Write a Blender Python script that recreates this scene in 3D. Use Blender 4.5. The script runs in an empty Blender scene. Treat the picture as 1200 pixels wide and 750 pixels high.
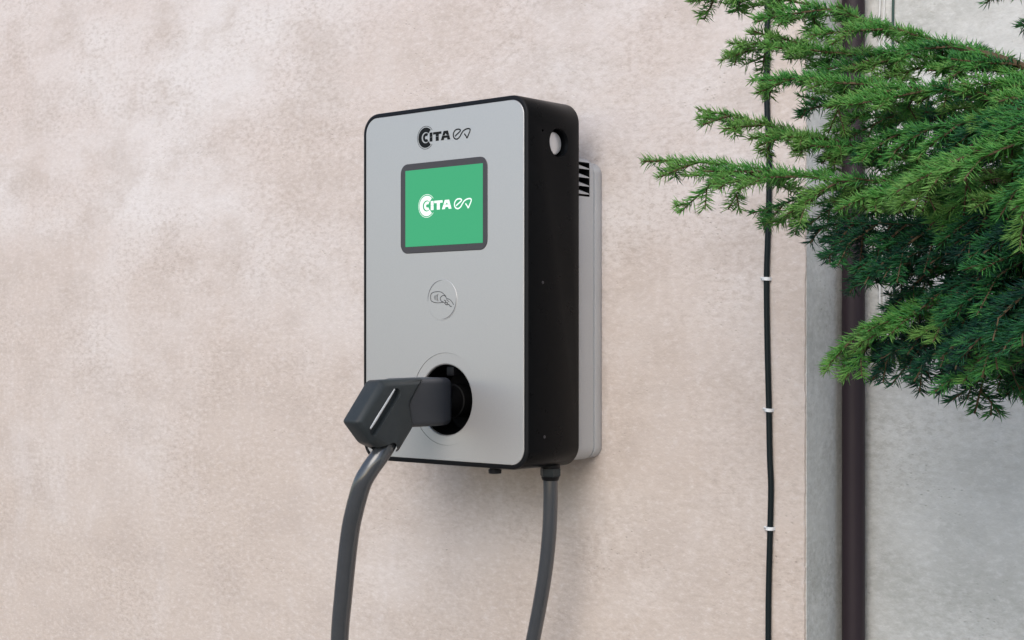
import bpy, bmesh, math, random
import numpy as np
from mathutils import Vector, Matrix
R = math.radians
PI = math.pi
random.seed(7)
rng = np.random.default_rng(11)

# ------------------------------------------------------------------ camera, sky, sun, exposure
sc = bpy.context.scene
cam_d = bpy.data.cameras.new('camera')
cam = bpy.data.objects.new('camera', cam_d)
sc.collection.objects.link(cam)
cam.location = (1.332, -1.748, 1.25)
cam.rotation_euler = (R(90), 0, R(40.9))
cam_d.sensor_width = 36.0
cam_d.lens = 36.0 * 1803 / 1200
cam_d.shift_y = 25 / 1200
cam_d.clip_start = 0.05
cam_d.clip_end = 500
sc.camera = cam

w = bpy.data.worlds.new('World')
sc.world = w
w.use_nodes = True
nt = w.node_tree
bg = nt.nodes['Background']
sky = nt.nodes.new('ShaderNodeTexSky')
sky.sky_type = 'NISHITA'
sky.sun_disc = False
SUN_EL, SUN_DIR = 34.0, Vector((0.36, -0.93, 0))        # the sun stands in front of the wall, a little to its right
sky.sun_elevation = R(SUN_EL)
sky.sun_rotation = math.atan2(SUN_DIR.x, SUN_DIR.y)
sky.air_density = 1.0
sky.dust_density = 1.2
sky.ozone_density = 1.0
nt.links.new(sky.outputs[0], bg.inputs['Color'])
bg.inputs['Strength'].default_value = 0.15
sun_d = bpy.data.lights.new('sun', 'SUN')
sun_d.energy = 1.25
sun_d.angle = R(42)
sun_d.color = (1.0, 0.96, 0.91)
sun = bpy.data.objects.new('sun', sun_d)
sc.collection.objects.link(sun)
d = SUN_DIR.normalized() * math.cos(R(SUN_EL)) + Vector((0, 0, math.sin(R(SUN_EL))))
sun.rotation_euler = d.to_track_quat('Z', 'Y').to_euler()
sun.location = d * 20
sc.view_settings.view_transform = 'Standard'
sc.view_settings.look = 'None'
sc.view_settings.exposure = 0.50
sc.view_settings.gamma = 1.0
sc.render.resolution_x, sc.render.resolution_y = 1024, 640

# ------------------------------------------------------------------ helpers
COL = sc.collection


def tag(o, label=None, cat=None, group=None, kind=None):
    if label: o['label'] = label
    if cat: o['category'] = cat
    if group: o['group'] = group
    if kind: o['kind'] = kind
    return o


def empty(name, loc, label, cat, group=None):
    o = bpy.data.objects.new(name, None)
    o.empty_display_size = 0.05
    o.location = loc
    COL.objects.link(o)
    return tag(o, label, cat, group)


def obj(name, bm, mats, parent=None, smooth=True, recalc=True):
    if recalc:
        bmesh.ops.recalc_face_normals(bm, faces=bm.faces)
    me = bpy.data.meshes.new(name)
    bm.to_mesh(me)
    bm.free()
    for m in (mats if isinstance(mats, (list, tuple)) else [mats]):
        me.materials.append(m)
    if smooth:
        me.shade_smooth()
        try:
            me.set_sharp_from_angle(angle=R(38))
        except Exception:
            pass
    o = bpy.data.objects.new(name, me)
    COL.objects.link(o)
    if parent is not None:
        o.parent = parent
        o.matrix_parent_inverse = Matrix.Translation(parent_world(parent)).inverted()
    return o


def parent_world(p):
    # everything is modelled in world metres: undo the offset of the chain of parents
    v = Vector(p.location)
    return v


def rrect(x0, x1, z0, z1, r, seg=10, inset=0.0):
    x0 += inset; x1 -= inset; z0 += inset; z1 -= inset
    r = max(r - inset, 0.0005)
    pts = []
    for cx, cz, a0 in ((x1 - r, z1 - r, 0), (x0 + r, z1 - r, 90), (x0 + r, z0 + r, 180), (x1 - r, z0 + r, 270)):
        for i in range(seg + 1):
            a = R(a0 + 90 * i / seg)
            pts.append((cx + r * math.cos(a), cz + r * math.sin(a)))
    return pts


def circ(cx, cz, r, n=64):
    return [(cx + r * math.cos(2 * PI * i / n), cz + r * math.sin(2 * PI * i / n)) for i in range(n)]


def loops_y(bm, loops, cap0=True, cap1=True):
    """loops: list of (y, [(x,z)...]) of equal length, joined one to the next."""
    vv = [[bm.verts.new((x, y, z)) for x, z in pts] for y, pts in loops]
    n = len(vv[0])
    for a, b in zip(vv[:-1], vv[1:]):
        for i in range(n):
            bm.faces.new((a[i], a[(i + 1) % n], b[(i + 1) % n], b[i]))
    if cap0: bm.faces.new(vv[0])
    if cap1: bm.faces.new(vv[-1])
    return vv


def loops_axis(bm, loops, axis, cap0=True, cap1=True):
    """loops: list of rings of 3D points"""
    vv = [[bm.verts.new(p) for p in pts] for pts in loops]
    n = len(vv[0])
    for a, b in zip(vv[:-1], vv[1:]):
        for i in range(n):
            bm.faces.new((a[i], a[(i + 1) % n], b[(i + 1) % n], b[i]))
    if cap0: bm.faces.new(vv[0])
    if cap1: bm.faces.new(vv[-1])


def lathe(bm, origin, axis, prof, n=40, cap0=True, cap1=True, phase=0.0):
    """prof: list of (distance along the axis, radius)"""
    axis = Vector(axis).normalized()
    u = axis.orthogonal().normalized()
    v = axis.cross(u)
    o = Vector(origin)
    loops = []
    for h, r in prof:
        loops.append([o + axis * h + (u * math.cos(2 * PI * i / n + phase) + v * math.sin(2 * PI * i / n + phase)) * r for i in range(n)])
    loops_axis(bm, loops, axis, cap0, cap1)


def plate_with_holes(bm, outer, holes, y_front, y_back, bev=0.0006):
    """flat plate in XZ, front at y_front (towards -Y), bevelled rim"""
    def fill(yf, lps):
        es, vs = [], []
        for lp in lps:
            v = [bm.verts.new((x, yf, z)) for x, z in lp]
            vs.append(v)
            for i in range(len(v)):
                es.append(bm.edges.new((v[i], v[(i + 1) % len(v)])))
        bmesh.ops.triangle_fill(bm, edges=es, use_beauty=True)
        return vs
    def shrink(lp, dd):
        c = Vector((sum(p[0] for p in lp) / len(lp), sum(p[1] for p in lp) / len(lp)))
        n = len(lp)
        out = []
        for i in range(n):
            a, b = Vector(lp[i - 1]), Vector(lp[(i + 1) % n])
            t = (b - a).normalized()
            nrm = Vector((-t.y, t.x))
            out.append(tuple(Vector(lp[i]) + nrm * dd))
        return out
    fr = fill(y_front, [shrink(outer, bev)] + [shrink(h, -bev) for h in holes])
    bk = [[bm.verts.new((x, y_back, z)) for x, z in lp] for lp in [outer] + holes]
    md = [[bm.verts.new((x, y_front + bev, z)) for x, z in lp] for lp in [outer] + holes]
    for f, m_, b in zip(fr, md, bk):
        n = len(f)
        for i in range(n):
            j = (i + 1) % n
            bm.faces.new((f[i], f[j], m_[j], m_[i]))
            bm.faces.new((m_[i], m_[j], b[j], b[i]))


def add_box(bm, a, b, bev=0.0):
    m = bmesh.ops.create_cube(bm, size=1.0)['verts']
    for v in m:
        v.co = Vector([(a[k] + b[k]) / 2 + v.co[k] * (b[k] - a[k]) for k in range(3)])
    if bev > 0:
        es = list({e for v in m for e in v.link_edges})
        bmesh.ops.bevel(bm, geom=es, offset=bev, segments=2, affect='EDGES', profile=0.5)


def smooth_path(pts, n):
    """Catmull-Rom through 3D points"""
    P = [Vector(p) for p in pts]
    P = [P[0] * 2 - P[1]] + P + [P[-1] * 2 - P[-2]]
    out = []
    segs = len(P) - 3
    for i in range(segs):
        p0, p1, p2, p3 = P[i:i + 4]
        for k in range(n):
            t = k / n
            out.append(0.5 * ((2 * p1) + (p2 - p0) * t + (2 * p0 - 5 * p1 + 4 * p2 - p3) * t * t + (3 * p1 - p0 - 3 * p2 + p3) * t ** 3))
    out.append(P[-2].copy())
    return out


def tube(bm, path, rad, n=16, caps=True):
    """rad: number or list per point"""
    m = len(path)
    if not isinstance(rad, (list, tuple)): rad = [rad] * m
    t0 = (path[1] - path[0]).normalized()
    u = t0.orthogonal().normalized()
    rings = []
    for i in range(m):
        t = (path[min(i + 1, m - 1)] - path[max(i - 1, 0)]).normalized()
        u = (u - t * u.dot(t)).normalized()
        v = t.cross(u)
        rings.append([bm.verts.new(path[i] + (u * math.cos(2 * PI * k / n) + v * math.sin(2 * PI * k / n)) * rad[i]) for k in range(n)])
    for a, b in zip(rings[:-1], rings[1:]):
        for k in range(n):
            bm.faces.new((a[k], a[(k + 1) % n], b[(k + 1) % n], b[k]))
    if caps:
        bm.faces.new(rings[0]); bm.faces.new(rings[-1])


def boolean_cut(o, cutter_bm):
    me = bpy.data.meshes.new('cut')
    bmesh.ops.recalc_face_normals(cutter_bm, faces=cutter_bm.faces)
    cutter_bm.to_mesh(me)
    cutter_bm.free()
    c = bpy.data.objects.new('cut', me)
    COL.objects.link(c)
    c.matrix_world = Matrix.Identity(4)
    par, mpi = o.parent, o.matrix_parent_inverse.copy()
    o.parent = None
    md = o.modifiers.new('b', 'BOOLEAN')
    md.operation = 'DIFFERENCE'
    md.solver = 'EXACT'
    md.object = c
    bpy.context.view_layer.update()
    dg = bpy.context.evaluated_depsgraph_get()
    new = bpy.data.meshes.new_from_object(o.evaluated_get(dg))
    o.modifiers.clear()
    o.data = new
    o.data.shade_smooth()
    o.data.set_sharp_from_angle(angle=R(38))
    o.parent = par
    o.matrix_parent_inverse = mpi
    bpy.data.objects.remove(c)


# ------------------------------------------------------------------ materials
class NT:
    def __init__(s, name):
        s.m = bpy.data.materials.new(name)
        s.m.use_nodes = True
        s.t = s.m.node_tree
        s.b = s.t.nodes['Principled BSDF']
        s.tc = None

    def n(s, typ, **kw):
        nd = s.t.nodes.new(typ)
        for k, v in kw.items(): setattr(nd, k, v)
        return nd

    def l(s, a, b): s.t.links.new(a, b)

    def obj_co(s, scale=(1, 1, 1), rot=(0, 0, 0)):
        if s.tc is None: s.tc = s.n('ShaderNodeTexCoord')
        mp = s.n('ShaderNodeMapping')
        mp.inputs['Scale'].default_value = scale
        mp.inputs['Rotation'].default_value = rot
        s.l(s.tc.outputs['Object'], mp.inputs['Vector'])
        return mp.outputs[0]

    def noise(s, scale, detail=6, rough=0.6, co=None, dist=0.0, lac=2.0):
        nd = s.n('ShaderNodeTexNoise')
        nd.inputs['Scale'].default_value = scale
        nd.inputs['Detail'].default_value = detail
        nd.inputs['Roughness'].default_value = rough
        nd.inputs['Distortion'].default_value = dist
        s.l(co if co is not None else s.obj_co(), nd.inputs['Vector'])
        return nd.outputs['Fac']

    def ramp(s, fac, stops, interp='LINEAR'):
        nd = s.n('ShaderNodeValToRGB')
        nd.color_ramp.interpolation = interp
        while len(nd.color_ramp.elements) > 1: nd.color_ramp.elements.remove(nd.color_ramp.elements[0])
        for i, (p, c) in enumerate(stops):
            e = nd.color_ramp.elements[0] if i == 0 else nd.color_ramp.elements.new(p)
            e.position = p
            c = (c, c, c) if isinstance(c, (int, float)) else c
            e.color = (c[0], c[1], c[2], 1)
        s.l(fac, nd.inputs[0])
        return nd.outputs[0]

    def mix(s, fac, a, b, mode='MIX'):
        nd = s.n('ShaderNodeMix', data_type='RGBA', blend_type=mode)
        for sock, v in ((nd.inputs[0], fac), (nd.inputs[6], a), (nd.inputs[7], b)):
            if isinstance(v, (int, float)): sock.default_value = v
            elif isinstance(v, tuple): sock.default_value = (v[0], v[1], v[2], 1)
            else: s.l(v, sock)
        return nd.outputs[2]

    def math(s, op, a, b=0.0):
        nd = s.n('ShaderNodeMath', operation=op)
        for sock, v in ((nd.inputs[0], a), (nd.inputs[1], b)):
            if isinstance(v, (int, float)): sock.default_value = v
            else: s.l(v, sock)
        return nd.outputs[0]

    def bump(s, h, strength, dist, prev=None):
        nd = s.n('ShaderNodeBump')
        nd.inputs['Strength'].default_value = strength
        nd.inputs['Distance'].default_value = dist
        s.l(h, nd.inputs['Height'])
        if prev is not None: s.l(prev, nd.inputs['Normal'])
        return nd.outputs[0]

    def done(s, color=None, rough=None, metal=None, normal=None, **kw):
        for k, v in (('Base Color', color), ('Roughness', rough), ('Metallic', metal), ('Normal', normal)):
            if v is None: continue
            if isinstance(v, (int, float)): s.b.inputs[k].default_value = v
            elif isinstance(v, tuple): s.b.inputs[k].default_value = (v[0], v[1], v[2], 1)
            else: s.l(v, s.b.inputs[k])
        for k, v in kw.items():
            k = k.replace('_', ' ')
            s.b.inputs[k].default_value = v
        return s.m


def plaster(name, base, light, dark, low_tint, band=None, bstr=1.0):
    t = NT(name)
    co = t.obj_co()
    cs = t.obj_co((0.62, 1.0, 1.0))
    big = t.noise(2.4, 7, 0.60, cs)
    mid = t.noise(9.0, 8, 0.66, cs)
    c = t.mix(t.ramp(big, [(0.44, 0.0), (0.62, 1.0)]), base, light)
    sep = t.n('ShaderNodeSeparateXYZ')
    t.l(co, sep.inputs[0])
    # the lower part of the wall takes a darker tint, the edge of that is ragged
    mr = t.n('ShaderNodeMapRange')
    mr.inputs[1].default_value = 0.85; mr.inputs[2].default_value = 1.75
    mr.inputs[3].default_value = 1.0; mr.inputs[4].default_value = 0.12
    t.l(t.math('ADD', sep.outputs[2], t.math('MULTIPLY', t.math('SUBTRACT', big, 0.5), 1.6)), mr.inputs[0])
    low = mr.outputs[0]
    c = t.mix(t.math('MULTIPLY', low, 0.80), c, low_tint)
    c = t.mix(t.math('MULTIPLY', t.ramp(mid, [(0.48, 0.0), (0.63, 1.0)]), 0.50), c, dark)
    sm2 = t.noise(9.0, 7, 0.66, t.obj_co((0.9, 1.0, 0.40)))
    c = t.mix(t.math('MULTIPLY', t.ramp(sm2, [(0.54, 0.0), (0.70, 1.0)]), 0.28), c, light)
    if band is not None:
        # a strip beside the corner that was skimmed again in a warmer plaster
        e = t.math('ADD', sep.outputs[0], t.math('MULTIPLY', t.math('SUBTRACT', mid, 0.5), 0.012))
        bf = t.ramp(e, [(0.2720, 0.0), (0.2750, 1.0)])
        c = t.mix(t.math('MULTIPLY', bf, 0.75), c, t.mix(0.5, c, band))
    # fine grain: short flecks lying across, darker and paler
    fle = t.noise(120, 6, 0.75, t.obj_co((0.62, 1, 1.15)))
    msk = t.ramp(t.noise(6.0, 5, 0.6, cs), [(0.40, 0.25), (0.62, 1.0)])
    c = t.mix(t.math('MULTIPLY', t.ramp(fle, [(0.40, 1.0), (0.50, 0.0)]), t.math('MULTIPLY', msk, 0.38)), c, (dark[0] * .72, dark[1] * .68, dark[2] * .64))
    c = t.mix(t.math('MULTIPLY', t.ramp(fle, [(0.53, 0.0), (0.63, 1.0)]), 0.30), c, (light[0] * 1.08, light[1] * 1.08, light[2] * 1.08))
    # small pits
    vo = t.n('ShaderNodeTexVoronoi')
    vo.inputs['Scale'].default_value = 95
    t.l(t.obj_co((1, 1, 1.4)), vo.inputs['Vector'])
    pitm = t.ramp(t.noise(9, 3, 0.5), [(0.52, 0.0), (0.66, 1.0)])
    pit = t.math('MULTIPLY', t.ramp(vo.outputs['Distance'], [(0.0, 1.0), (0.22, 0.0)]), pitm)
    c = t.mix(t.math('MULTIPLY', pit, 0.35), c, (dark[0] * .5, dark[1] * .48, dark[2] * .45))
    n1 = t.bump(t.noise(75, 8, 0.70, t.obj_co((1, 1, 1.15))), 0.38 * bstr, 0.0030)
    n2 = t.bump(t.noise(13, 5, 0.55, cs), 0.30 * bstr, 0.008, n1)
    n3 = t.bump(t.noise(260, 3, 0.6), 0.40 * bstr, 0.0010, n2)
    inv = t.math('SUBTRACT', 1.0, pit)
    n4 = t.bump(inv, 0.5 * bstr, 0.002, n3)
    return t.done(c, 0.92, 0, n4, Specular_IOR_Level=0.25)


M_PINK = plaster('pink_plaster', (0.600, 0.528, 0.500), (0.665, 0.622, 0.610), (0.450, 0.382, 0.340), (0.500, 0.422, 0.365), band=(0.60, 0.50, 0.43))
M_GREY = plaster('grey_plaster', (0.590, 0.580, 0.560), (0.655, 0.655, 0.645), (0.390, 0.395, 0.375), (0.455, 0.460, 0.440), bstr=1.1)

t = NT('silver_paint')
fl = t.noise(900, 2, 0.5)
M_SILVER = t.done(t.mix(fl, (0.49, 0.474, 0.462), (0.56, 0.543, 0.528)), 0.40, 0.65, t.bump(t.noise(1500, 2, 0.5), 0.06, 0.0003))
t = NT('pale_grey_casting')
M_CAST = t.done(t.mix(t.noise(500, 3, 0.6), (0.42, 0.43, 0.44), (0.49, 0.50, 0.51)), 0.42, 0.3, t.bump(t.noise(900, 3, 0.6), 0.15, 0.0004))
t = NT('black_shell_plastic')
dust = t.noise(30, 6, 0.7)
M_SHELL = t.done(t.mix(dust, (0.0025, 0.003, 0.0035), (0.0045, 0.005, 0.006)), t.ramp(dust, [(0.3, 0.26), (0.7, 0.32)]), 0.0, t.bump(t.noise(1200, 3, 0.6), 0.12, 0.0004), Specular_IOR_Level=0.07)
t = NT('rim_black'); M_RIM = t.done((0.005, 0.005, 0.006), 0.45, Specular_IOR_Level=0.2)
t = NT('dark_cavity'); M_CAV = t.done((0.0035, 0.0035, 0.004), 0.6, Specular_IOR_Level=0.15)
t = NT('plug_plastic')
M_PLUG = t.done(t.mix(t.noise(60, 5, 0.65), (0.020, 0.025, 0.028), (0.032, 0.038, 0.041)), 0.5, 0, t.bump(t.noise(1100, 3, 0.6), 0.25, 0.0005), Specular_IOR_Level=0.3)
t = NT('plug_nose_plastic')
M_NOSE = t.done(t.mix(t.noise(60, 5, 0.65), (0.022, 0.025, 0.032), (0.034, 0.037, 0.045)), 0.45, 0, t.bump(t.noise(1100, 3, 0.6), 0.2, 0.0005))
t = NT('cable_rubber')
M_CABLE = t.done(t.mix(t.noise(40, 5, 0.7), (0.034, 0.037, 0.042), (0.048, 0.051, 0.056)), 0.20, 0, t.bump(t.noise(500, 4, 0.6), 0.06, 0.0005), Specular_IOR_Level=0.9)
t = NT('bezel_grey'); M_BEZEL = t.done((0.052, 0.049, 0.054), 0.35, Specular_IOR_Level=0.3)
t = NT('screen_green')
M_SCREEN = t.done((0.01, 0.03, 0.02), 0.5, 0, None, Specular_IOR_Level=0.15, Emission_Color=(0.036, 0.285, 0.130, 1), Emission_Strength=1.0)
t = NT('screen_white')
M_SCRW = t.done((0.1, 0.1, 0.1), 0.3, 0, None, Emission_Color=(0.86, 1.0, 0.92, 1), Emission_Strength=0.75)
t = NT('black_print'); M_PRINT = t.done((0.004, 0.004, 0.004), 0.5, Specular_IOR_Level=0.2)
t = NT('grey_print'); M_GPRINT = t.done((0.035, 0.035, 0.038), 0.5)
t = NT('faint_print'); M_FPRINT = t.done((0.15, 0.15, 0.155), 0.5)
t = NT('bright_steel'); M_STEEL = t.done((0.66, 0.66, 0.67), 0.32, 0.6, t.bump(t.noise(300, 2, 0.5), 0.05, 0.0003))
t = NT('grip_strip_pale'); M_PALE = t.done((0.50, 0.51, 0.52), 0.35, 0.2)
t = NT('brown_pipe_paint')
pn = t.noise(9, 6, 0.7, t.obj_co((1, 1, 0.25)))
M_PIPE = t.done(t.mix(pn, (0.017, 0.011, 0.015), (0.028, 0.017, 0.022)), t.ramp(pn, [(0.3, 0.45), (0.7, 0.6)]), 0, t.bump(t.noise(120, 4, 0.6, t.obj_co((1, 1, 0.3))), 0.15, 0.001), Specular_IOR_Level=0.3)
t = NT('thin_cable_black'); M_THIN = t.done((0.004, 0.009, 0.011), 0.5, 0, t.bump(t.noise(150, 3, 0.6), 0.2, 0.0006), Specular_IOR_Level=0.2)
t = NT('thin_cable_green'); M_THING = t.done((0.015, 0.05, 0.04), 0.45)
t = NT('thin_cable_white'); M_THINW = t.done((0.62, 0.62, 0.60), 0.5)
t = NT('clip_plastic'); M_CLIP = t.done((0.72, 0.73, 0.74), 0.4)
t = NT('nail_steel'); M_NAIL = t.done((0.5, 0.5, 0.5), 0.35, 0.9)
t = NT('fir_bark')
bn = t.noise(60, 6, 0.7, t.obj_co((1, 1, 0.4)))
M_BARK = t.done(t.mix(bn, (0.07, 0.045, 0.03), (0.16, 0.11, 0.075)), 0.85, 0, t.bump(bn, 0.7, 0.004))
t = NT('twig_bark')
M_TWIG = t.done(t.mix(t.noise(80, 4, 0.6), (0.05, 0.032, 0.016), (0.13, 0.085, 0.04)), 0.8)
t = NT('fir_needles')
at = t.n('ShaderNodeAttribute', attribute_name='tone')
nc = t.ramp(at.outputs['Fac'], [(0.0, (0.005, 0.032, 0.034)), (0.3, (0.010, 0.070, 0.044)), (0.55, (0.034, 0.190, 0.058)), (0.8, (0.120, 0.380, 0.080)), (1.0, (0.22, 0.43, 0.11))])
M_NEEDLE = t.done(nc, 0.42, 0, None, Specular_IOR_Level=0.4)
trn = t.n('ShaderNodeBsdfTranslucent')
t.l(t.mix(1.0, nc, (1.0, 1.3, 0.6), 'MULTIPLY'), trn.inputs['Color'])
mxs = t.n('ShaderNodeMixShader')
mxs.inputs[0].default_value = 0.38
outn = t.t.nodes['Material Output']
t.l(t.b.outputs[0], mxs.inputs[1]); t.l(trn.outputs[0], mxs.inputs[2]); t.l(mxs.outputs[0], outn.inputs['Surface'])
t = NT('ground_gravel')
gn = t.noise(14, 8, 0.7)
M_GROUND = t.done(t.mix(gn, (0.16, 0.15, 0.135), (0.30, 0.285, 0.26)), 0.95, 0, t.bump(t.noise(60, 6, 0.7), 0.6, 0.01))

# ------------------------------------------------------------------ ground
bm = bmesh.new()
add_box(bm, (-40, -60, -0.3), (60, 40, 0.0))
g = obj('ground', bm, M_GROUND, smooth=False)
tag(g, 'grey gravelly ground in front of the plastered walls', None, None, 'structure')

# ------------------------------------------------------------------ walls
# projecting pink wall: front at y = 0, its corner at x = 0.3175, the return runs back to y = 0.11
CX_ = 0.3175
pw = empty('plaster_wall', (-1.0, 0.15, 0), 'wide beige pink plastered wall that carries the charger, with mottled trowel marks', 'wall')
bm = bmesh.new()
nz = 700
rw = random.Random(3)
cols = []
wob = 0.0
for i in range(nz + 1):
    z = 3.2 * i / nz
    wob = 0.82 * wob + rw.gauss(0, 0.00032)
    e = CX_ + wob + 0.0008 * math.sin(z * 5.3) + (rw.random() < 0.03) * -0.0010
    cols.append([bm.verts.new((e - 0.0012, 0.0, z)), bm.verts.new((e - 0.0004, 0.0003, z)), bm.verts.new((e, 0.0012, z)), bm.verts.new((CX_, 0.006, z))])
lv = [bm.verts.new((-4.0, 0.0, 3.2 * i / 8)) for i in range(9)]
for a, b in zip(cols[:-1], cols[1:]):
    for k in range(3):
        bm.faces.new((a[k], a[k + 1], b[k + 1], b[k]))
# flat front: fan the wobbling edge to a straight column
mid = [bm.verts.new((CX_ - 0.02, 0.0, 3.2 * i / nz)) for i in range(nz + 1)]
for i in range(nz):
    bm.faces.new((mid[i], cols[i][0], cols[i + 1][0], mid[i + 1]))
bm.faces.new([lv[0]] + mid + [lv[-1]])
for v in (lv[1:-1]): bm.verts.remove(v)
# back and top
b0 = bm.verts.new((-4.0, 0.35, 0)); b1 = bm.verts.new((-4.0, 0.35, 3.2)); b2 = bm.verts.new((CX_, 0.35, 3.2)); b3 = bm.verts.new((CX_, 0.35, 0))
bm.faces.new((b0, b1, b2, b3))
bm.faces.new((lv[0], lv[-1], b1, b0))
bm.faces.new([lv[-1], mid[-1]] + cols[-1] + [b2, b1])
bm.faces.new([cols[i][3] for i in range(nz + 1)] + [b2, b3])
o = obj('wall_face', bm, M_PINK, pw, smooth=False)
bm = bmesh.new()
add_box(bm, (CX_ - 0.004, 0.0040, 0.0), (CX_ + 0.0008, 0.113, 3.197))
o = obj('corner_return', bm, M_GREY, pw, smooth=False)
tag(o, 'narrow grey return face of the pink wall beside the brown pipe')

gw = empty('plaster_wall', (1.5, 0.25, 0), 'set back grey plastered wall behind the brown pipe and the fir branches', 'wall')
bm = bmesh.new()
add_box(bm, (CX_ + 0.0008, 0.11, 0.0), (4.5, 0.35, 3.2))
obj('wall_face', bm, M_GREY, gw, smooth=False)

# ------------------------------------------------------------------ downpipe in the corner
PX, PY, PR = 0.3395, 0.0885, 0.0150
dp = empty('downpipe', (PX, PY, 0), 'dark brown round downpipe in the corner between the pink wall and the grey wall', 'downpipe')
bm = bmesh.new()
lathe(bm, (PX, PY, 0.05), (0, 0, 1), [(0, PR), (2.05, PR)], 48)
obj('pipe', bm, M_PIPE, dp)
bm = bmesh.new()
lathe(bm, (PX, PY, 2.09), (0, 0, 1), [(0, PR + 0.0022), (0.05, PR + 0.0022), (0.052, PR), (0.9, PR)], 48)
obj('pipe', bm, M_PIPE, dp)
for z in (0.6, 2.16):
    bm = bmesh.new()
    lathe(bm, (PX, PY, z), (0, 0, 1), [(0, PR + 0.001), (0, PR + 0.0042), (0.02, PR + 0.0042), (0.02, PR + 0.001)], 40, False, False)
    obj('pipe_bracket', bm, M_PIPE, dp)

# ------------------------------------------------------------------ thin cables on the walls
def cable_thing(name, pts, r, mat, label, cat='cable', group=None, n=12):
    bm = bmesh.new()
    tube(bm, smooth_path(pts, 8), r, n)
    o = obj(name, bm, mat)
    return tag(o, label, cat, group)

YC = -0.0042
tc = cable_thing('wall_cable', [(0.2680, YC, 3.1), (0.2670, YC, 2.4), (0.2662, YC, 2.0), (0.2658, YC, 1.80), (0.2652, YC, 1.70), (0.2636, YC, 1.60), (0.2642, YC, 1.55), (0.2670, YC, 1.50), (0.2668, YC, 1.44), (0.2648, YC, 1.38), (0.2632, YC, 1.33),
    (0.2642, YC, 1.25), (0.2664, YC, 1.17), (0.2680, YC, 1.10), (0.2698, YC, 1.06), (0.2686, YC, 1.005), (0.2664, YC, 0.93), (0.2658, YC, 0.857), (0.2670, YC, 0.7), (0.2650, YC, 0.4), (0.2660, YC, 0.002)], 0.0039, M_THIN,
    'thin black cable clipped upright to the pink wall near its corner')

clip_spots = [(1.6775, 0.2650, 'highest white cable clip on the thin black cable, just under the top fir twig'),
              (1.4975, 0.2670, 'white cable clip on the thin black cable, showing between two fir twigs'),
              (1.3320, 0.2633, 'white cable clip on the thin black cable, first one below the fir branches'),
              (1.1600, 0.2667, 'white cable clip on the thin black cable at the height of the charging socket'),
              (1.0050, 0.2686, 'lowest white cable clip on the thin black cable, well below the charger')]


def make_clip():
    r = empty('cable_clip', (0, 0, 0), 'white cable clip', 'cable clip', 'white nail clips holding the thin black cable')
    bm = bmesh.new()
    # saddle over the cable: an arch in XY, extruded in Z
    prof = []
    for i in range(13):
        a = PI * i / 12
        prof.append((0.0054 * math.cos(a), -0.0040 - 0.0058 * math.sin(a)))
    outer = [(0.0054, -0.0002)] + prof + [(-0.0054, -0.0002)]
    inner = [(-0.0040, -0.0002)] + [(0.0040 * math.cos(PI - PI * i / 12), -0.0042 - 0.0040 * math.sin(PI * i / 12)) for i in range(13)] + [(0.0040, -0.0002)]
    loop = outer + inner
    lo = [bm.verts.new((x, y, -0.0022)) for x, y in loop]
    hi = [bm.verts.new((x, y, 0.0022)) for x, y in loop]
    n = len(loop)
    for i in range(n):
        bm.faces.new((lo[i], lo[(i + 1) % n], hi[(i + 1) % n], hi[i]))
    bm.faces.new(lo); bm.faces.new(hi)
    add_box(bm, (-0.0086, -0.0058, -0.0022), (-0.0050, -0.0003, 0.0022), 0.0005)
    obj('saddle', bm, M_CLIP, r)
    bm = bmesh.new()
    lathe(bm, (-0.0068, -0.0058, 0), (0, -1, 0), [(0, 0.0006), (0.0006, 0.0014), (0.0010, 0.0011), (0.0011, 0.0003)], 12)
    obj('nail', bm, M_NAIL, r)
    return r


clip0 = make_clip()
for i, (z, x, lab) in enumerate(clip_spots):
    if i == 0:
        c = clip0
    else:
        c = clip0.copy(); COL.objects.link(c)
        for ch in clip0.children:
            k = ch.copy(); COL.objects.link(k); k.parent = c
    c.location = (x, 0, z)
    c.rotation_euler = (0, R((-14, -13, 3, 5, 2)[i]), 0)
    c['label'] = lab

GWY = 0.11
cable_thing('wall_cable', [(0.3880, GWY - 0.002, 3.1), (0.3885, GWY - 0.002, 2.0), (0.3878, GWY - 0.002, 1.75), (0.3865, GWY - 0.002, 1.66), (0.3872, GWY - 0.002, 1.5), (0.3885, GWY - 0.002, 1.28), (0.388, 0.109, 1.22), (0.388, 0.128, 1.20)], 0.0018, M_THING,
            'thin dark green cable hanging on the grey wall above the fir branches')
cable_thing('wall_cable', [(0.3690, GWY - 0.002, 3.1), (0.3700, GWY - 0.002, 2.0), (0.3682, GWY - 0.002, 1.72), (0.3668, GWY - 0.002, 1.66), (0.367, GWY - 0.002, 1.45), (0.368, GWY - 0.002, 1.28), (0.368, 0.109, 1.235), (0.368, 0.128, 1.22)], 0.0016, M_THINW,
            'thin white wire on the grey wall, nearer the brown pipe of the two', 'cable', 'two thin white wires beside the brown pipe')
cable_thing('wall_cable', [(0.3760, GWY - 0.002, 3.1), (0.3755, GWY - 0.002, 2.0), (0.3742, GWY - 0.002, 1.72), (0.3735, GWY - 0.002, 1.66), (0.373, GWY - 0.002, 1.45), (0.374, GWY - 0.002, 1.28), (0.374, 0.109, 1.235), (0.374, 0.128, 1.22)], 0.0013, M_THINW,
            'thin white wire on the grey wall, next to the dark green cable', 'cable', 'two thin white wires beside the brown pipe')

# ------------------------------------------------------------------ the charger
X0, X1, Z0, Z1, YF, YB = -0.3160, 0.0015, 1.0765, 1.5822, -0.180, -0.0672
ch = empty('ev_charger', (-0.156, 0, Z0), 'silver and black wall mounted electric car charger with green screen', 'charger')

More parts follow.
